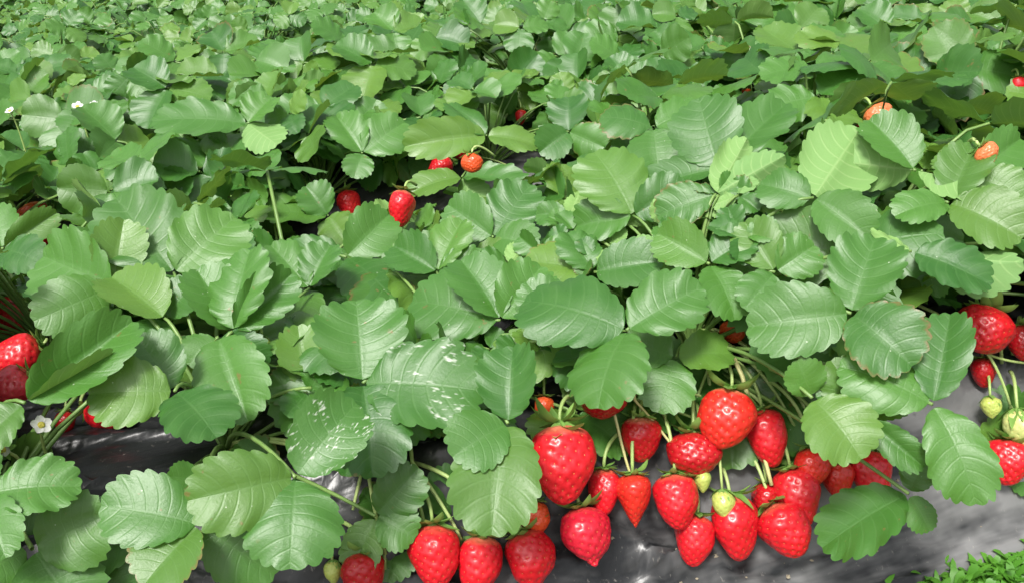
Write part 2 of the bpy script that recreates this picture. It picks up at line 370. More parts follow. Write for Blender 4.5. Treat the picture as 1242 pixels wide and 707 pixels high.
# ------------------------------------------------------------------ data read off the place: berries and front leaves
# strawberries: (px, py, width px, height px, tilt of the tip to the right in deg, tip towards viewer, colour, lift above the film in m, (stalk root px), label)
RED, RED_SHADE, ORG, PALE, GRN, PINK = (.55, .009, .017), (.40, .006, .011), (.68, .085, .022), (.66, .17, .06), (.40, .47, .11), (.52, .012, .030)  # the darker red has shade painted in, mostly for berries under leaves
ORED = (.56, .022, .014)
BERRIES = [
 (525,675,62,74,2,.25,RED,.035,(490,560),'conic','red strawberry at the bottom edge hanging left of its touching twin'),
 (582,687,58,72,-4,.25,RED,.03,(500,560),'conic','red strawberry at the bottom edge hanging right of its touching twin'),
 (441,700,56,60,5,.3,RED_SHADE,.03,(400,630),'conic','red strawberry cut by the bottom edge beside a small green fruit'),
 (404,694,21,28,5,.1,GRN,.05,(405,640),'bud','small unripe green strawberry at the bottom edge left of a red one'),
 (648,628,38,40,8,.2,ORG,.03,(690,600),'round','round orange half ripe strawberry on top of a lobed red one'),
 (644,677,64,66,20,.3,RED,.02,(650,600),'lobed','lobed red strawberry under the round orange one on silver film'),
 (683,563,76,94,4,.25,RED,.065,(690,480),'conic','largest red strawberry, broad and conical, seeds showing clearly'),
 (711,651,66,68,12,.45,PINK,.02,(690,595),'nipple','red strawberry with a nippled tip lying on the silver film'),
 (733,597,38,56,0,.2,RED,.02,(760,520),'conic','narrow red strawberry just behind the largest one, to its right'),
 (769,607,48,64,2,.15,ORED,.035,(770,490),'point','orange red strawberry with a sharp tip pointing straight down'),
 (731,485,60,42,0,.2,RED_SHADE,.05,(790,470),'round','dark red strawberry peeping out beneath a pale leaf tip'),
 (777,533,48,56,0,.1,RED_SHADE,.02,(790,470),'conic','shaded dark red strawberry deep behind the pale stalks'),
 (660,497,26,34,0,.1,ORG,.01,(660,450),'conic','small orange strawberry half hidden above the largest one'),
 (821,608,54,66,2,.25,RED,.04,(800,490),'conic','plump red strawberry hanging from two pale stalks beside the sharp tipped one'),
 (842,551,64,54,0,.2,RED_SHADE,.02,(840,470),'round','broad shaded red strawberry behind the small green fruit'),
 (841,655,46,60,-12,.3,RED,.02,(830,560),'conic','narrow red strawberry resting low on the film under the plump one'),
 (881,508,66,70,-15,.45,ORED,.085,(860,410),'round','big round red strawberry high in the cluster, crossed by a pale stalk'),
 (932,531,50,70,10,.2,RED,.04,(880,430),'conic','long red strawberry right of the pale straw coloured stalk'),
 (893,640,58,76,8,.3,RED,.025,(870,560),'conic','red strawberry behind the pale green fruit resting on film'),
 (967,604,54,72,10,.25,RED,.04,(900,470),'conic','red strawberry in the middle of the right hand heap, under the small orange red one'),
 (986,566,42,46,5,.3,ORED,.065,(930,460),'round','small orange red strawberry on top of the right hand heap'),
 (1017,586,40,52,8,.25,ORED,.04,(950,470),'point','small orange red pointed strawberry between two larger red ones'),
 (1055,577,50,60,-6,.25,RED,.035,(1000,490),'conic','rightmost red strawberry of the front heap beside a drooping leaf'),
 (951,643,64,66,22,.35,RED,.03,(900,540),'conic','lowest red strawberry of the heap, tip turned to the right, on film'),
 (930,606,38,40,0,.2,RED_SHADE,.01,(900,520),'round','shaded red strawberry almost hidden in the middle of the heap'),
 (878,613,28,36,4,.2,GRN,.085,(862,480),'bud','pale green unripe strawberry hanging in front of red ones'),
 (852,583,22,28,0,.2,GRN,.075,(845,490),'bud','tiny green unripe strawberry between two pale stalks'),
 (889,402,32,28,0,.2,ORG,.06,(880,370),'round','orange strawberry peeping from under leaves above the fruit stalks'),
 (1193,402,66,56,-30,.5,RED,.06,(1215,440),'round','big round red strawberry at the right, against dark film'),
 (1240,416,34,44,0,.2,RED_SHADE,.05,(1225,440),'conic','red strawberry cut by the right edge beside the big round one'),
 (1193,452,30,36,0,.2,RED_SHADE,.01,(1200,420),'conic','shaded red strawberry under the big round one at the right'),
 (1238,520,36,46,5,.2,(.52,.55,.20),.07,(1225,450),'bud','pale green unripe strawberry cut by the right edge'),
 (1222,561,52,54,-15,.3,RED,.03,(1225,490),'conic','red strawberry at the right edge low on the film'),
 (1202,494,24,26,0,.2,GRN,.06,(1195,450),'bud','tiny green unripe strawberry left of the pale green one at the right'),
 (18,434,56,52,-60,.4,RED,.08,(60,420),'conic','red strawberry at the left edge, middle one of three'),
 (8,472,54,46,-60,.4,(.58,.03,.05),.09,(60,440),'conic','pinkish red strawberry at the left edge, lowest of three'),
 (18,390,62,50,-40,.2,RED,.05,(60,380),'round','shaded dark red strawberry at the left edge, topmost of three'),
 (132,503,56,34,80,.3,RED,.015,(110,470),'conic','red strawberry lying on dark film under a leaf at the left'),
 (78,512,26,28,0,.2,RED_SHADE,.02,(95,480),'round','small shaded red strawberry beside the white flower'),
 (47,297,22,26,0,.2,RED,.03,(60,270),'conic','small red strawberry at the far left above black film'),
 (36,262,44,28,-70,.2,ORG,.04,(60,250),'conic','orange strawberry at the far left half under leaves'),
 (486,254,34,46,-10,.2,RED,.09,(505,225),'conic','bright red strawberry standing upright behind the front bed'),
 (424,249,28,36,15,.2,RED,.085,(420,220),'conic','red strawberry behind the front bed, half covered by a leaf'),
 (534,203,28,24,-50,.2,RED,.12,(560,180),'conic','red strawberry left of the orange one in the second bed'),
 (560,183,28,24,0,.2,RED_SHADE,.09,(570,165),'round','shaded dark red strawberry under a pale leaf in the second bed'),
 (572,199,26,23,0,.4,ORG,.14,(600,190),'round','orange strawberry among bare stalks in the second bed'),
 (632,143,15,18,0,.1,RED,.06,(625,120),'conic','tiny red strawberry hanging in the dark gap of the second bed'),
 (1066,141,34,28,30,.3,PALE,.16,(1040,125),'round','pale orange strawberry above the tall right hand leaves'),
 (1048,158,18,18,0,.2,RED,.12,(1050,140),'conic','small red strawberry just below the pale orange one'),
 (1198,187,30,24,40,.3,PALE,.21,(1170,180),'round','pale peach coloured strawberry near the right edge'),
 (1236,104,18,20,0,.2,RED,.15,(1225,90),'conic','red strawberry at the right edge in the second bed'),
 (905,116,16,14,0,.2,ORG,.15,(900,100),'round','small orange strawberry behind the tall pale leaf'),
 (317,420,22,24,0,.2,GRN,.15,(300,440),'bud','small yellow green unripe strawberry between leaves of the front bed'),
]
# front leaves: (junction px, [(tip px, tip py, width px, roll deg, fold, bend, flags)], lift towards viewer in m)
# flags: s = white residue on it, b = underside towards the viewer, d = lies deeper
LEAVES = [
 ((-16,598), [(93,590,56,0,.25,.2,''), (6,672,50,10,.3,.3,''), (-40,540,50,0,.2,.2,'')], .02),
 ((243,636), [(127,614,80,-10,.2,.3,''), (178,705,96,10,.35,.2,''), (330,694,72,20,.2,.3,'d')], .02),
 ((358,578), [(232,606,78,-15,.3,.3,''), (352,685,112,0,.25,.35,''), (430,492,80,15,.15,.4,'s')], .045),
 ((440,464), [(432,368,106,5,.25,.3,''), (585,474,98,10,.1,.35,'s'), (452,575,76,0,.45,.3,'')], .03),
 ((616,513), [(622,424,66,0,.3,.25,''), (552,552,76,-10,.3,.3,''), (597,645,92,5,.25,.3,'')], .03),
 ((760,400), [(638,366,88,0,.12,.35,''), (727,492,104,5,.15,.5,''), (848,350,78,10,.35,.2,'')], .035),
 ((690,415), [(600,445,62,-20,.3,.2,'d'), (640,345,60,0,.3,.2,'d'), (700,470,50,0,.3,.3,'d')], 0),
 ((607,388), [(502,366,66,-15,.25,.3,''), (655,326,64,15,.4,.1,''), (560,318,62,0,.3,.2,'')], .01),
 ((420,312), [(487,378,88,0,.08,.4,''), (345,318,60,-10,.4,.2,'d'), (470,262,60,10,.3,.2,'')], .02),
 ((398,262), [(313,258,60,0,.12,.2,''), (425,300,50,10,.4,.1,''), (372,228,46,0,.5,.1,'')], .01),
 ((211,331), [(142,243,84,-5,.3,.15,''), (283,266,90,10,.3,.15,''), (199,381,88,0,.2,.45,'')], .045),
 ((138,348), [(54,312,92,-20,.35,.1,''), (44,388,60,-20,.2,.3,''), (150,270,60,0,.4,.2,'d')], .02),
 ((200,386), [(137,338,62,0,.3,.2,''), (175,425,50,0,.3,.3,'d'), (240,340,50,0,.3,.2,'d')], .01),
 ((30,488), [(158,392,62,30,.55,.1,''), (146,434,60,-15,.75,-.1,''), (-30,545,60,0,.4,.2,'')], .04),
 ((212,474), [(112,478,82,0,.25,.35,''), (260,528,94,10,.2,.35,''), (168,412,70,0,.3,.2,'d')], .03),
 ((265,408), [(300,508,86,10,.55,.2,''), (232,440,54,0,.3,.3,'d'), (322,440,50,20,.5,.1,'d')], .025),
 ((282,402), [(303,306,66,-10,.4,.1,''), (352,334,58,20,.55,.0,''), (240,330,50,0,.4,.1,'d')], .02),
 ((3,302), [(66,260,34,35,.6,.0,''), (-10,250,40,0,.4,.1,''), (50,318,40,0,.3,.3,'')], .01),
 ((1032,380), [(911,396,88,-10,.3,.35,''), (1103,441,90,15,.35,.35,''), (1060,292,68,5,.3,.1,'')], .045),
 ((987,240), [(1042,158,88,10,.35,-.2,'b'), (1052,288,64,10,.35,.2,''), (925,225,54,-20,.3,.1,'')], .02),
 ((1110,207), [(1056,148,64,0,.4,.1,''), (1014,196,62,-40,.5,.1,'b'), (1192,226,66,-35,.4,-.1,'b')], .03),
 ((1150,246), [(1088,262,50,0,.4,.3,''), (1236,288,74,10,.25,.35,''), (1180,178,60,0,.4,.0,'')], .02),
 ((1106,305), [(1238,318,50,-25,.5,.1,'b'), (1198,345,36,-10,.4,.2,''), (1062,278,34,30,.6,.3,'b')], .02),
 ((872,205), [(848,122,86,-8,.12,.05,''), (952,128,66,10,.35,-.1,''), (779,234,46,0,.2,.3,'')], .02),
 ((868,236), [(950,190,50,25,.55,-.1,'b'), (905,170,42,20,.6,.0,'b'), (800,262,50,0,.3,.3,'')], .03),
 ((768,262), [(722,187,88,0,.12,.15,''), (830,225,50,15,.4,.1,''), (700,275,54,-10,.4,.2,'')], .02),
 ((598,288), [(642,226,64,0,.15,.1,''), (545,250,50,-10,.4,.1,''), (650,300,50,10,.3,.3,'')], .01),
 ((1131,490), [(1022,446,80,-10,.25,.35,''), (1152,384,64,10,.3,.2,''), (1182,607,74,0,.2,.4,'')], .03),
 ((985,482), [(1042,553,88,10,.2,.35,''), (968,440,60,0,.3,.2,'d'), (1055,470,50,20,.3,.2,'d')], .03),
 ((1052,508), [(1117,563,40,25,.5,.1,''), (1010,440,50,0,.3,.2,'d'), (1100,480,40,0,.3,.2,'d')], .015),
 ((1102,598), [(1000,662,84,10,.08,.1,'d'), (1120,560,40,0,.3,.2,'d'), (1125,640,40,0,.2,.3,'d')], -.02),
 ((172,650), [(72,690,64,0,.2,.3,'d'), (120,610,50,0,.3,.3,'d'), (165,720,56,0,.3,.3,'d')], -.02),
 ((720,330), [(640,318,60,-10,.4,.1,''), (690,285,54,0,.5,.1,''), (800,318,58,10,.4,.1,'')], .01),
 ((860,320), [(800,285,56,-10,.4,.1,''), (910,290,56,10,.5,.1,''), (890,385,62,0,.3,.4,'')], .015),
 ((940,330), [(905,272,56,0,.5,.0,''), (985,300,56,10,.5,.1,''), (905,372,50,-10,.3,.3,'')], .0),
 ((530,330), [(480,300,54,-10,.5,.1,''), (560,270,54,0,.5,.1,''), (590,322,54,10,.4,.1,'')], .0),
 ((480,330), [(520,395,66,0,.3,.3,'d'), (450,400,60,0,.3,.3,'d'), (510,300,56,0,.5,.1,'')], -.01),
 ((375,350), [(330,300,54,-10,.5,.1,''), (400,300,50,0,.5,.0,''), (352,410,60,0,.3,.3,'d')], .0),
 ((378,470), [(362,398,56,-10,.3,.2,'d'), (365,530,56,0,.3,.3,'d'), (330,470,50,0,.3,.2,'d')], -.02),
 ((455,625), [(505,570,60,10,.3,.2,'d'), (500,650,60,0,.3,.3,'d'), (430,690,50,0,.3,.3,'d')], -.05),
 ((1180,215), [(1236,170,54,10,.4,.0,''), (1140,190,46,0,.5,.0,''), (1240,240,56,10,.3,.2,'')], .0),
 ((440,186), [(408,142,46,-15,.45,.0,''), (490,150,56,15,.35,.0,''), (430,215,46,0,.3,.3,'')], .02),
 ((590,165), [(492,178,44,0,.3,.2,''), (545,128,40,0,.4,.1,''), (650,178,44,0,.3,.2,'')], .02),
 ((560,215), [(640,228,44,0,.2,.2,''), (498,236,44,0,.3,.2,''), (580,260,50,30,.6,.1,'b')], .02),
 ((300,150), [(186,148,60,10,.12,.2,''), (335,175,52,0,.3,-.1,'b'), (330,120,50,0,.4,.0,'')], .03),
 ((690,160), [(655,185,44,-20,.4,.1,''), (735,180,44,10,.4,.2,''), (690,120,50,0,.3,.0,'')], .02),
]
rq = random.Random(5)
for i in range(20):                                                        # small young leaves crowding the middle of the front bed
    x, y = rq.uniform(600, 930), rq.uniform(236, 322); a0 = rq.uniform(0, 6.28); q = rq.uniform(27, 42)
    LEAVES.append(((x, y), [(x + q * math.cos(a0 + d), y + q * .75 * math.sin(a0 + d), q * .85, rq.uniform(-35, 35), rq.uniform(.3, .8), rq.uniform(-.3, .3), rq.choice(['', '', 'b'])) for d in (0, 1.9, -1.9)], rq.uniform(.0, .025)))
for J, tips in [((700,500), [(652,535,62), (760,548,66), (715,440,60)]), ((805,470), [(772,525,60), (850,525,64), (800,410,56)]), ((882,450), [(838,480,56), (935,490,60), (888,565,62)]),
                ((965,470), [(928,545,60), (1012,530,60), (960,415,56)]), ((562,620), [(520,580,60), (622,600,60), (540,682,64)]), ((482,640), [(440,600,60), (522,615,60), (470,702,60)]),
                ((60,672), [(5,640,62), (120,640,60), (70,730,64)]), ((1000,530), [(955,575,56), (1085,545,60), (1020,460,56)]), ((330,585), [(290,540,60), (375,640,62), (300,640,60)]), ((560,480), [(520,520,64), (600,560,60), (545,430,60)]),
                ((1235,560), [(1190,520,56), (1250,600,50), (1220,470,50)]), ((10,560), [(60,545,50), (-20,510,50), (40,610,56)])]:
    LEAVES.append((J, [(x, y, w, 0, .3, .3, 'd') for x, y, w in tips], ('film', .022)))
# places where the film stays bare and nothing may hang in front: (px, py, radius px)
OPEN = [(170,550,40), (235,515,38), (120,575,34), (660,700,30), (740,690,40), (800,690,40), (1010,690,30), (1150,620,35), (1200,600,25), (1080,690,40), (1180,680,50), (1190,356,22)]

# resolve berries to 3D first: they guard their own view
berry3d = []
for bd in BERRIES:
    px, py, wpx, hpx, tilt, tow, colr, lift, root, shape, label = bd
    t = march(px, py, lambda b, a=0: float(bed_z(b)) + lift * .6)
    if py < 300: t = march(px, py, lambda b, a=0: max(float(bed_z(b)), .02) + lift)
    rad = wpx / FPX * t / 2
    t -= rad * .9
    berry3d.append((at(px, py, t), t, rad * t / (t + rad * .9)))
GUARD = [(b[0], b[1], max(b[2], b[3]) * .5 + 5, g[1] + .01) for b, g in zip(BERRIES, berry3d)]
GUARD += [(x, y, r, 1.3 if y > 300 else 1.9) for x, y, r in OPEN]

# ------------------------------------------------------------------ strawberry plants
ROWB = (0.23, 0.52); BACKROWS = (0.10, 0.38, 0.66)
crowns = []                                                                # (a, b, plant object) of the front bed
FRONT = [(-.29, 0, 'strawberry plant at the bottom left corner, left of the bare black film'),
         (-.10, 0, 'strawberry plant with drooping leaves right of the bare black film, residue specks on its leaves'),
         (.13, 0, 'strawberry plant whose leaves hang above the pair of berries at the bottom edge'),
         (.36, 0, 'strawberry plant with the pale tipped leaf above the largest berries'),
         (.58, 0, 'strawberry plant with deeply ridged leaves over the right hand heap of berries'),
         (.90, 0, 'strawberry plant at the right edge, mostly outside the picture'),
         (-.62, 1, 'strawberry plant at the left edge behind the three red berries'),
         (-.30, 1, 'strawberry plant with the upright three part leaf, upper left of the front bed'),
         (-.02, 1, 'strawberry plant in the back row behind the residue specked leaves'),
         (.22, 1, 'strawberry plant with crumpled small leaves in the middle of the front bed'),
         (.46, 1, 'strawberry plant with tall pale upright leaf right of the centre'),
         (.72, 1, 'strawberry plant with bright undersides showing, upper right of the front bed'),
         (1.0, 1, 'strawberry plant at the right edge in the back row of the front bed')]
for a, row, label in FRONT:
    b = B0 + ROWB[row] + rng.normal(0, .015); p = world_ab(a, b); p[2] = float(bed_z(b)) - .004
    crowns.append((a, b, thing('strawberry_plant', label, 'strawberry plant', p, 'strawberry plants of the front bed'), p))
def crown_near(p):
    a, b = to_ab(p); return min(crowns, key=lambda c: (c[0] - a) ** 2 + 1.2 * (c[1] - min(b, 1.1)) ** 2)
def add_leaf(plant, origin, stalk_pts, leaflets, stalk_mesh=None, rs=(.0026, .0014)):
    """stalk in plant space; leaflets = [(mesh, matrix in plant space)]"""
    me = stalk_mesh or mesh_from('leaf_stalk', *tube(stalk_pts, rs[0], rs[1], 6, True), mat=STALK)
    lf = link('leaf', me, plant)
    for mesh, mm in leaflets:
        o = link('leaflet', mesh, lf); o.matrix_local = mm
    return lf

HERO = []                                                                  # (px, py, r px, depth)
heroes = []
for li, (J, tips, lift) in enumerate(LEAVES):
    surf = canopy_z
    if isinstance(lift, tuple): surf = (lambda h: (lambda b, a=0: float(bed_z(b)) + h))(lift[1]); lift = 0.
    tj = march(J[0], J[1], surf) - lift; Jp = at(J[0], J[1], tj); lf = []
    for (tx, ty, wpx, roll, fold, bend, fl) in tips:
        deep = .035 if 'd' in fl else 0.
        tt = march(tx, ty, surf) - lift + (deep * 1.3 if surf is canopy_z else 0); lpx = math.hypot(tx - J[0], ty - J[1]); real = lpx / FPX * tj
        base = Jp + norm(ray(*J)) * deep * .6
        lim = max(real, wpx / FPX * tj * .8) * .48
        tt = tj + max(-lim, min(lim, tt - tj)); T = at(tx, ty, tt)
        ex = T - base; L = float(np.linalg.norm(ex)); ex = ex / L
        toc = norm(CAM - (T + base) / 2)
        n = norm(np.array([0, 0, .75]) + toc * .70 + rng.normal(0, .20, 3)); n = norm(n - ex * n.dot(ex)); n = rot_about(n, ex, R(roll))
        if n.dot(toc) < .12: n = norm(n + toc * .5)
        if 'b' in fl: n = -n
        w = wpx / FPX * (tj + tt) / 2 / .90
        w = max(L * (.84 if J[1] > 235 and fold < .5 and J[0] < 1125 else .55), min(w, L * 1.15)); fold2 = fold + rng.normal(0, .05)
        me = leaflet_mesh(LEAF_SPOT if 's' in fl else LEAF, fold=fold2, bend=bend + (0 if 'b' in fl else .28) + rng.normal(0, .12), twist=rng.normal(0, .18), wave=.018 + .022 * rng.random(),
                          cup=rng.normal(.05, .15), quilt=.0002 + .0024 * rng.random() ** 4, seed=1000 + li * 5 + len(lf), rows=5, cols=8)
        mm = frame_matrix(base + ex * .003, ex, n, L * .99, w, (L + w) / 2); lf.append((me, mm))
        if not deep: HERO.append(((J[0] + tx) / 2, (J[1] + ty) / 2, .46 * min(wpx, lpx) + 3, (tj + tt) / 2))
    heroes.append((Jp, lf))
plant2 = []                                                                # hero leaves of the second bed hang on plants made below
for Jp, lf in heroes:
    a, b = to_ab(Jp)
    if b > 1.22: plant2.append((Jp, lf)); continue
    c = crown_near(Jp)
    if project(Jp)[0] < 100 and project(Jp)[1] > 450: c = crowns[0]
    o = c[3]; P = Jp - o; h = max(P[2], .03)
    pts = bezier(np.zeros(3), np.array([P[0] * .12, P[1] * .12, h * .7]), P * .72 + np.array([0, 0, h * .30]), P, 10)
    add_leaf(c[2], o, pts, [(me, Matrix.Translation(Vector(-o)) @ mm) for me, mm in lf])

def blocked(pts, extra):
    for p in pts:
        x, y, t = project(p)
        for gx, gy, gr, gt in extra:
            if t < gt and (x - gx) ** 2 + (y - gy) ** 2 < gr * gr: return True
    return False
FILMG = [(x, y, r, 1.3) for x, y, r in OPEN if y > 450]
HGUARD = [(x, y, r, t + .012) for x, y, r, t in HERO]
def grow(plant, o, proto, rotz, sc, guards=None):
    rm = Matrix.Rotation(rotz, 4, 'Z') @ Matrix.Scale(sc, 4); n = 0
    for sm, lf in proto:
        if guards is not None:
            pts = []
            for me, mm in lf:
                w = rm @ mm; q = np.array(w.translation) + o; e = np.array(w.col[0].to_3d()); ey = np.array(w.col[1].to_3d())
                pts += [q, q + e * .5, q + e, q + e * .5 + ey * .4, q + e * .5 - ey * .4]
            J = np.array((rm @ lf[0][1]).translation)
            if blocked(pts, guards) or blocked([o + J * f_ for f_ in (.4, .6, .8)], FILMG): continue
        l = link('leaf', sm, plant); l.matrix_local = rm
        for me, mm in lf:
            c = link('leaflet', me, l); c.matrix_local = mm
        n += 1
    return n
for i, (a, b, pl, o) in enumerate(crowns):
    hs_ = min(1., max(.5, (ridge_h(a) - .13) / .22))
    grow(pl, o, PROTO[i % 6], rng.random() * 6.28, hs_, GUARD + HGUARD)
    grow(pl, o, PROTO[(i + 3) % 6], rng.random() * 6.28, .82 * hs_, GUARD + HGUARD)
    for q in range(3): grow(pl, o, LOW[(i + q) % 3], rng.random() * 6.28, (1.0, 1.2, .8)[q], GUARD + HGUARD)

ORD = ['first', 'second', 'third', 'fourth', 'fifth', 'sixth', 'seventh', 'eighth', 'ninth', 'tenth', 'eleventh', 'twelfth', 'thirteenth', 'fourteenth', 'fifteenth', 'sixteenth', 'seventeenth', 'eighteenth', 'nineteenth', 'twentieth']
ORD += ['twenty-' + w for w in ORD[:9]] + ['thirtieth'] + ['thirty-' + w for w in ORD[:9]]
for i in range(9):
    a = -.80 + i * .25 + rng.normal(0, .02); b = B0 + .73; p = world_ab(a, b); p[2] = float(bed_z(b)) - .004
    pl = thing('strawberry_plant', 'low strawberry plant at the back edge of the front bed, %s from the left' % ORD[i], 'strawberry plant', p, 'strawberry plants of the front bed')
    grow(pl, p, FAR[i], rng.uniform(-.8, .8), .85, GUARD + HGUARD); grow(pl, p, LOW[i % 3], rng.random() * 6.28, 1.1, GUARD + HGUARD); grow(pl, p, FAR[(i + 4) % 11], rng.uniform(-.8, .8), 1., GUARD + HGUARD)
rows2 = []
for k in range(1, 8):
    for row in (0, 1, 2):
        idx = 0
        for q in range(-40, 60):
            a = q * .29 + (row * .135) + k * .09 + rng.normal(0, .03); b = B0 + k * PITCHB + BACKROWS[row] + rng.normal(0, .02)
            p = world_ab(a, b); p[2] = float(bed_z(b)) - .004
            d = p + np.array([0, 0, .12]) - CAM
            if np.dot(d, FW) < .3: continue
            x, y, t = project(p + np.array([0, 0, .15]))
            mg = .32 / t * FPX
            if x < -mg or x > PW + mg or y < -mg * .40: continue
            pl = thing('strawberry_plant', 'leafy strawberry plant, %s from the left in the %s row of the %s bed back' % (ORD[idx], ('front', 'middle', 'rear')[row], ORD[k]), 'strawberry plant', p, 'strawberry plants of the beds behind')
            idx += 1
            grow(pl, p, (FAR[rng.integers(11)] if k == 1 else FINE[rng.integers(9)]), rng.uniform(-.8, .8), 1 + rng.normal(0, .06), GUARD + HGUARD if t < 2.6 else None)
            if k == 1 and row == 0: grow(pl, p, LOW[idx % 3], rng.random() * 6.28, 1.25, GUARD + HGUARD); grow(pl, p, FAR[(idx * 3) % 11], rng.uniform(-.8, .8), .85, GUARD + HGUARD)
            if k == 1: rows2.append((a, b, pl, p))
for Jp, lf in plant2:
    a, b = to_ab(Jp); c = min(rows2, key=lambda c: (c[0] - a) ** 2 + (c[1] - b) ** 2); o = c[3]; P = Jp - o; h = max(P[2], .03)
    pts = bezier(np.zeros(3), np.array([P[0] * .12, P[1] * .12, h * .7]), P * .72 + np.array([0, 0, h * .30]), P, 10)
    add_leaf(c[2], o, pts, [(me, Matrix.Translation(Vector(-o)) @ mm) for me, mm in lf])

# ------------------------------------------------------------------ strawberries
def fruit_geo(shape, seed, nu=56, nv=76):
    """unit width 2 (radius 1), axis +Z from calyx (z=0) to tip (z=-h); returns verts, faces, uv, seed points/normals"""
    r = np.random.default_rng(seed); u = np.linspace(0, 1, nu)
    prof = dict(conic=[(0, .0), (.02, .42), (.10, .80), (.24, .99), (.42, 1.0), (.62, .87), (.80, .64), (.92, .42), (.975, .24), (1, 0)],
                point=[(0, .0), (.02, .45), (.09, .85), (.2, 1.0), (.36, .97), (.56, .74), (.76, .44), (.90, .22), (.97, .10), (1, 0)],
                round=[(0, .0), (.02, .35), (.10, .72), (.26, .95), (.45, 1.0), (.65, .90), (.82, .66), (.94, .36), (.985, .16), (1, 0)],
                lobed=[(0, .0), (.02, .42), (.10, .78), (.26, .97), (.48, 1.0), (.68, .93), (.84, .72), (.94, .42), (.985, .18), (1, 0)],
                nipple=[(0, .0), (.02, .40), (.10, .78), (.26, .98), (.45, 1.0), (.64, .85), (.80, .55), (.88, .30), (.93, .21), (.98, .14), (1, 0)],
                bud=[(0, .0), (.03, .45), (.12, .80), (.28, .99), (.45, 1.0), (.65, .82), (.82, .52), (.93, .28), (.98, .14), (1, 0)])[shape]
    pu = [p[0] for p in prof]; pr = [p[1] for p in prof]
    uu = np.interp(np.linspace(0, 1, nu), np.linspace(0, 1, 200), (1 - np.cos(np.linspace(0, np.pi, 200))) / 2)
    rr = np.interp(uu, pu, pr)
    for _ in range(2): rr[1:-1] = rr[1:-1] * .5 + (rr[:-2] + rr[2:]) * .25
    th = np.linspace(0, 2 * np.pi, nv, endpoint=False)
    U, T = np.meshgrid(uu, th, indexing='ij'); RR = np.repeat(rr[:, None], nv, 1)
    p1, p2, p3 = r.random(3) * 6.28
    lump = 1 + .07 * np.cos(2 * T + p1) + .035 * np.cos(3 * T + p2 + 2 * U) + .03 * np.sin(4 * U * 3 + T + p3)
    if shape == 'lobed': lump *= 1 - .30 * np.exp(-((np.abs(((T - 4.2) + np.pi) % (2 * np.pi) - np.pi)) / .32) ** 2) * sstep((U - .35) / .5)
    RR = RR * lump
    X, Y = RR * np.cos(T), RR * np.sin(T); Z = -U.copy()
    if shape == 'lobed': Z = Z * (1 + .10 * np.cos(T - 4.2 - 1.2) * U)
    X = X + .10 * r.normal() * U ** 2; Y = Y + .10 * r.normal() * U ** 2
    return U, T, X, Y, Z
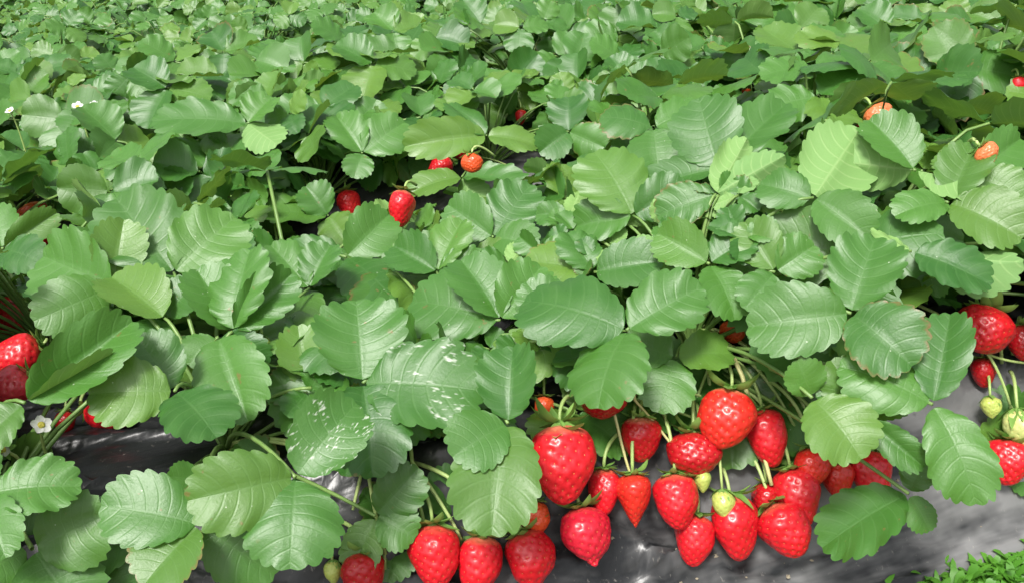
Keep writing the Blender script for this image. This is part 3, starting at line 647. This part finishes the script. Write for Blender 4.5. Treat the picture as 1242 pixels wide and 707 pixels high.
def make_berry(bd, pos, depth, rad, idx):
    px, py, wpx, hpx, tilt, tow, colr, lift, root, shape, label = bd
    t0 = R(tilt); axis = norm(-UP * math.cos(t0) + RT * math.sin(t0) - FW * tow * .8)
    Hh = rad * 2 * (hpx / wpx) / max(.72, math.sqrt(1 - (tow * .8) ** 2 / (1 + (tow * .8) ** 2))) if True else 0
    if abs(tilt) > 45: Hh = rad * 2 * 1.15; rad = hpx / FPX * depth / 2
    Hh = max(Hh, rad * 1.55)
    U, T, X, Y, Z = fruit_geo(shape, 500 + idx); nu, nv = U.shape
    P = np.stack([X * rad, Y * rad, Z * Hh], -1)
    ns = 0 if wpx < 20 else (70 if shape == 'bud' else int(95 + rad * 1000))
    # normals by finite differences
    dU = np.gradient(P, axis=0); dT = np.roll(P, -1, 1) - np.roll(P, 1, 1); N = np.cross(dU, dT); N /= np.linalg.norm(N, axis=-1, keepdims=True) + 1e-9
    cen = np.array([0, 0, -Hh * .45]); N *= np.sign((N * (P - cen)).sum(-1, keepdims=True) + 1e-9)
    sp = []
    for i in range(ns):
        f = (i + .5) / ns; u = .06 + .90 * (1 - (1 - f) ** .62 * 1.0) if False else None
        zc = 1 - 2 * f; uu = .5 - .47 * zc; ang = i * 2.39996
        iu = int(np.argmin(np.abs(U[:, 0] - uu))); it = int(ang / (2 * math.pi) % 1 * nv) % nv; sp.append((iu, it))
    disp = np.zeros((nu, nv))
    if ns:
        S = np.array([P[i, j] for i, j in sp]); sig = rad * .080
        D = np.linalg.norm(P[:, :, None, :] - S[None, None], axis=-1).min(-1); disp = -rad * .068 * np.exp(-(D / sig) ** 2)
    P2 = P + N * disp[..., None]
    V = list(P2.reshape(-1, 3)); F = []
    for i in range(nu - 1):
        for j in range(nv):
            k = (j + 1) % nv; F.append((i*nv+j, (i+1)*nv+j, (i+1)*nv+k, i*nv+k))
    me = mesh_from('fruit', V, F, uv=np.stack([U.ravel(), T.ravel() / 6.2832], -1), mat=BERRY)
    top = pos - axis * Hh * .5                                             # calyx end
    small = shape == 'bud'
    root_o = thing('strawberry', label, 'strawberry', top, 'strawberries on the plants')
    zax = -axis; xax = norm(np.cross(np.array([.3, .2, .9]), zax)); yax = np.cross(zax, xax); spin = rng.random() * 6.28
    if shape == 'lobed': spin = 0
    rot = Matrix(((xax[0], yax[0], zax[0]), (xax[1], yax[1], zax[1]), (xax[2], yax[2], zax[2]))).to_4x4() @ Matrix.Rotation(spin, 4, 'Z')
    root_o.rotation_euler = rot.to_euler()
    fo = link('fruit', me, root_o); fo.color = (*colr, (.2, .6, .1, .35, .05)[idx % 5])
    if ns:
        SV, SF = [], []
        for (i, j) in sp:
            c = P[i, j] + N[i, j] * (-rad * .050); n = N[i, j]; dn = norm(np.array([0, 0, -1.]) - n * (-n[2])); sd = np.cross(n, dn); q = len(SV); l = rad * .032; w = rad * .017
            SV += [c - dn * l, c + sd * w, c + dn * l, c - sd * w, c + n * rad * .022]; SF += [(q, q+1, q+4), (q+1, q+2, q+4), (q+2, q+3, q+4), (q+3, q, q+4)]
        so_ = link('seeds', mesh_from('seeds', SV, SF, mat=(SEEDM if not small else SEPAL)), fo); so_['kind'] = 'stuff'
    # calyx: a small crown with pointed sepals
    nse = 9 if wpx > 20 else 6; cr = rad * (.22 if not small else .4)
    cv, cf = tube(np.array([[0, 0, -Hh * .02], [0, 0, rad * .06], [0, 0, rad * .14]]), cr, cr * .45, 8)
    ca = link('calyx', mesh_from('calyx', cv, cf, mat=SEPAL), root_o)
    sepm = [sepal_mesh(rad, small, 700 + idx * 3 + v) for v in range(3)]
    for i in range(nse):
        s_ = link('sepal', sepm[i % 3], ca); s_.rotation_euler = (0, rng.normal(0, .18), 2 * math.pi * (i + rng.normal(0, .14)) / nse); sc = 1 + rng.normal(0, .12); s_.scale = (sc, sc, sc)
    # stalk up to the truss
    td = project(top)[2]; rp = at(root[0], root[1], td + .03); inv = rot.inverted()
    loc = lambda w: np.array(inv @ Vector(w - top))
    L = np.linalg.norm(rp - top); up = np.array([0, 0, 1.])
    pts = bezier(top + zax * rad * .1, top + zax * L * .35 + up * L * .1, rp * .55 + top * .45 + up * L * .30, rp, 12)
    r1 = .0013 if wpx < 30 else .0016
    link('stalk', mesh_from('stalk', *tube([loc(p) for p in pts], r1, r1 * 1.25, 6), mat=FSTALK), root_o)
    return root_o
def sepal_mesh(rad, small, seed):
    r = np.random.default_rng(seed); n = 6; L = rad * (.98 if not small else 1.05); W = L * .24; V, F = [], []
    lift = r.normal(.15, .25) if not small else -.6
    for i in range(n + 1):
        t = i / n; w = W * math.sin(math.pi * (.16 + .84 * t)) ** .8 if t < 1 else .0003
        x = rad * .12 + L * t * .95; z = rad * .07 + L * (lift * t * t - .10 * math.sin(math.pi * t)) - (rad * .3 * t * t if small else rad * .10 * t)
        V += [(x, -w, z + w * .4), (x, 0, z), (x, w, z + w * .4)]
    for i in range(n):
        for j in range(2): q = i * 3 + j; F.append((q, q + 1, q + 4, q + 3))
    return mesh_from('sepal', V, F, mat=SEPAL)
for i, (bd, g) in enumerate(zip(BERRIES, berry3d)): make_berry(bd, g[0], g[1], g[2], i)

# ------------------------------------------------------------------ bare fruit stalks (parts of the front plants)
STALKS = [([(865,405),(858,440),(868,500)], .03, .0020, 0), ([(890,410),(935,440),(985,475)], .03, .0020, 0), ([(880,415),(925,455),(965,520)], .035, .0018, 0),
 ([(900,455),(918,520),(936,588)], .06, .0022, 1), ([(870,420),(850,470),(840,500)], .03, .0016, 0), ([(905,420),(960,470),(975,500)], .02, .0018, 0),
 ([(760,478),(800,470),(850,480)], .04, .0015, 0), ([(765,482),(810,495),(850,510)], .04, .0015, 0), ([(770,485),(800,520),(830,560)], .05, .0014, 1), ([(745,500),(760,560),(768,580)], .05, .0014, 1),
 ([(447,575),(455,620),(468,672)], .04, .0017, 0), ([(464,575),(465,630),(467,690)], .035, .0017, 0), ([(438,575),(432,600),(428,618)], .04, .0016, 0), ([(500,560),(535,610),(560,655)], .04, .0018, 0), ([(487,568),(505,600),(515,640)], .04, .0018, 0),
 ([(15,640),(28,680),(45,720)], .02, .0026, 0), ([(2,640),(15,680),(25,720)], .02, .0024, 0), ([(45,620),(110,640),(250,645)], .02, .0020, 0), ([(60,620),(90,640),(120,660)], .01, .0022, 0),
 ([(1180,410),(1205,440),(1225,490)], .05, .0017, 0), ([(1190,425),(1215,435),(1245,440)], .05, .0015, 0), ([(560,190),(600,195),(640,215)], .05, .0018, 0), ([(530,135),(560,150),(600,175)], .06, .0018, 0)]
for pts, lift, r, dry in STALKS:
    Q = []
    for (x, y) in pts:
        t = march(x, y, lambda b, a=0: float(bed_z(b)) + lift); Q.append(at(x, y, t))
    tm = np.mean([project(q)[2] for q in Q]); Q = [at(x, y, .5 * tm + .5 * project(q)[2]) for (x, y), q in zip(pts, Q)]
    near = min(crowns + rows2, key=lambda c: np.linalg.norm(c[3] - Q[0])); o = near[3]
    tt = np.linspace(0, 1, 10)[:, None]; curve = (1-tt)**2*Q[0] + 2*(1-tt)*tt*(2*Q[1] - .5*Q[0] - .5*Q[2]) + tt**2*Q[2]
    root = bezier(o, o + np.array([0, 0, .05]), Q[0] + (Q[0] - Q[1]) * .6, Q[0], 7)[:-1]
    full = np.concatenate([root, curve]) - o
    link('fruit_stalk', mesh_from('fruit_stalk', *tube(full, r * 1.1, r * .85, 6), mat=DRYSTALK if dry else FSTALK), near[2])

# ------------------------------------------------------------------ flowers
def flower(px, py, z, size, label, face):
    t = march(px, py, (lambda b, a=0: float(bed_z(b)) + z) if z > 0 else (lambda b, a=0: canopy_z(b) + .01)); p = at(px, py, t)
    o = thing('strawberry_flower', label, 'flower', p, 'white strawberry flowers')
    n = norm(np.array(face)); q = Vector(n).to_track_quat('Z', 'Y'); o.rotation_euler = q.to_euler(); inv = q.inverted()
    cv, cf = [], []
    for i in range(7):
        f = i / 6; rr = size * .34 * math.cos(f * math.pi / 2) + .0002
        for j in range(12): a = j * math.pi / 6; cv.append((rr * math.cos(a), rr * math.sin(a), size * .30 * math.sin(f * math.pi / 2)))
    for i in range(6):
        for j in range(12): k = (j + 1) % 12; cf.append((i*12+j, i*12+k, (i+1)*12+k, (i+1)*12+j))
    link('flower_centre', mesh_from('flower_centre', cv, cf, mat=POLLEN), o)
    V, F = [], []; n_ = 6
    for i in range(n_ + 1):
        f = i / n_; w = size * .46 * math.sin(math.pi * (.08 + .86 * f ** .8)) ** .7
        for j in (-1, -.5, 0, .5, 1): V.append((size * (.18 + .82 * f), w * j, size * (.10 * j * j + .12 * f * f)))
    for i in range(n_):
        for j in range(4): qd = i * 5 + j; F.append((qd, qd + 1, qd + 6, qd + 5))
    pm = mesh_from('petal', V, F, mat=PETAL)
    for i in range(5):
        a = link('petal', pm, o); a.rotation_euler = (rng.normal(0, .1), rng.normal(0, .15), i * 2 * math.pi / 5)
    sm = sepal_mesh(size, False, 5)
    for i in range(5):
        a = link('sepal', sm, o); a.rotation_euler = (0, 0, (i + .5) * 2 * math.pi / 5); a.location = (0, 0, -size * .25)
    dn = np.array(inv @ Vector((0, 0, -1)))
    pts = bezier(np.zeros(3), np.array([0, 0, -.03]), dn * .06 + np.array([0, 0, -.02]), dn * max(.07, p[2] - .15), 8)
    link('stalk', mesh_from('stalk', *tube(pts, .0013, .0016, 6), mat=FSTALK), o)
flower(50, 515, .08, .0085, 'white strawberry flower with yellow centre left of the bare black film', (.5, -.4, .7))
flower(4, 545, .08, .010, 'white strawberry flower at the left edge above a drooping leaf', (-.3, -.6, .7))
flower(94, 130, 0, .010, 'small white strawberry flower among leaves in the upper left', (.1, -.5, .8))
flower(114, 127, 0, .007, 'tiny white strawberry flower right beside another in the upper left', (.2, -.4, .8))
flower(12, 135, 0, .008, 'tiny white strawberry flower at the left edge in the second bed', (0, -.4, .8))

# ------------------------------------------------------------------ weeds in the furrow before the front bed (nobody could count them)
V, F = [], []
for c in range(1500):                                                      # small tufts: leaves rise from one root
    a = rng.uniform(.35, .95) if c % 4 else rng.uniform(-.8, 1.8); b = rng.uniform(.28, .525) if c % 4 else rng.uniform(.12, .51)
    root = world_ab(a, b, -.02); hgt = rng.uniform(.016, .034)
    for l in range(rng.integers(8, 15)):
        az = rng.random() * 6.28; o2 = np.array([math.cos(az), math.sin(az), 0]); sd = np.array([-math.sin(az), math.cos(az), 0]); reach = hgt * rng.uniform(.25, .9); w = rng.uniform(.0022, .0046); h = hgt * rng.uniform(.6, 1.15)
        q = len(V)
        for t_, ww in ((0, .35), (.35, .75), (.7, 1.), (.88, .7), (1., .05)):
            p = root + o2 * reach * t_ ** 1.5 + np.array([0, 0, h * (t_ - .28 * t_ ** 3)]); V += [p - sd * w * ww, p + sd * w * ww]
        F += [(q + 2 * k_, q + 2 * k_ + 1, q + 2 * k_ + 3, q + 2 * k_ + 2) for k_ in range(4)]
stuff(link('weeds', mesh_from('weeds', V, F, mat=GRASS)), 'bright green low weeds growing in the furrow', 'weeds')
# withered petals, crumbs of soil and dry leaf bits lying on the film
V, F = [], []
for i in range(300):
    a = rng.uniform(-.5, 1.1); b = B0 + .02 + abs(rng.normal(0, .10)); p = world_ab(a, b); p[2] = float(bed_z(b)) + .006 + rng.uniform(0, .004)
    r_ = rng.uniform(.0008, .0034) * (.8 if i % 19 else 1.3); q = len(V); az = rng.random() * 6.28; nn = 6
    for j in range(nn):
        th = az + j * math.pi * 2 / nn; rr = r_ * rng.uniform(.6, 1.2); V.append(p + np.array([rr * math.cos(th), rr * math.sin(th), rng.uniform(-.3, .4) * r_]))
    V.append(p + np.array([0, 0, r_ * .6])); F += [(q + j, q + (j + 1) % nn, q + nn) for j in range(nn)]
stuff(link('plant_litter', mesh_from('plant_litter', V, F, False, mat=LITTER)), 'withered petals and soil crumbs scattered on the mulch film', 'litter')
print('objects', len(bpy.data.objects))
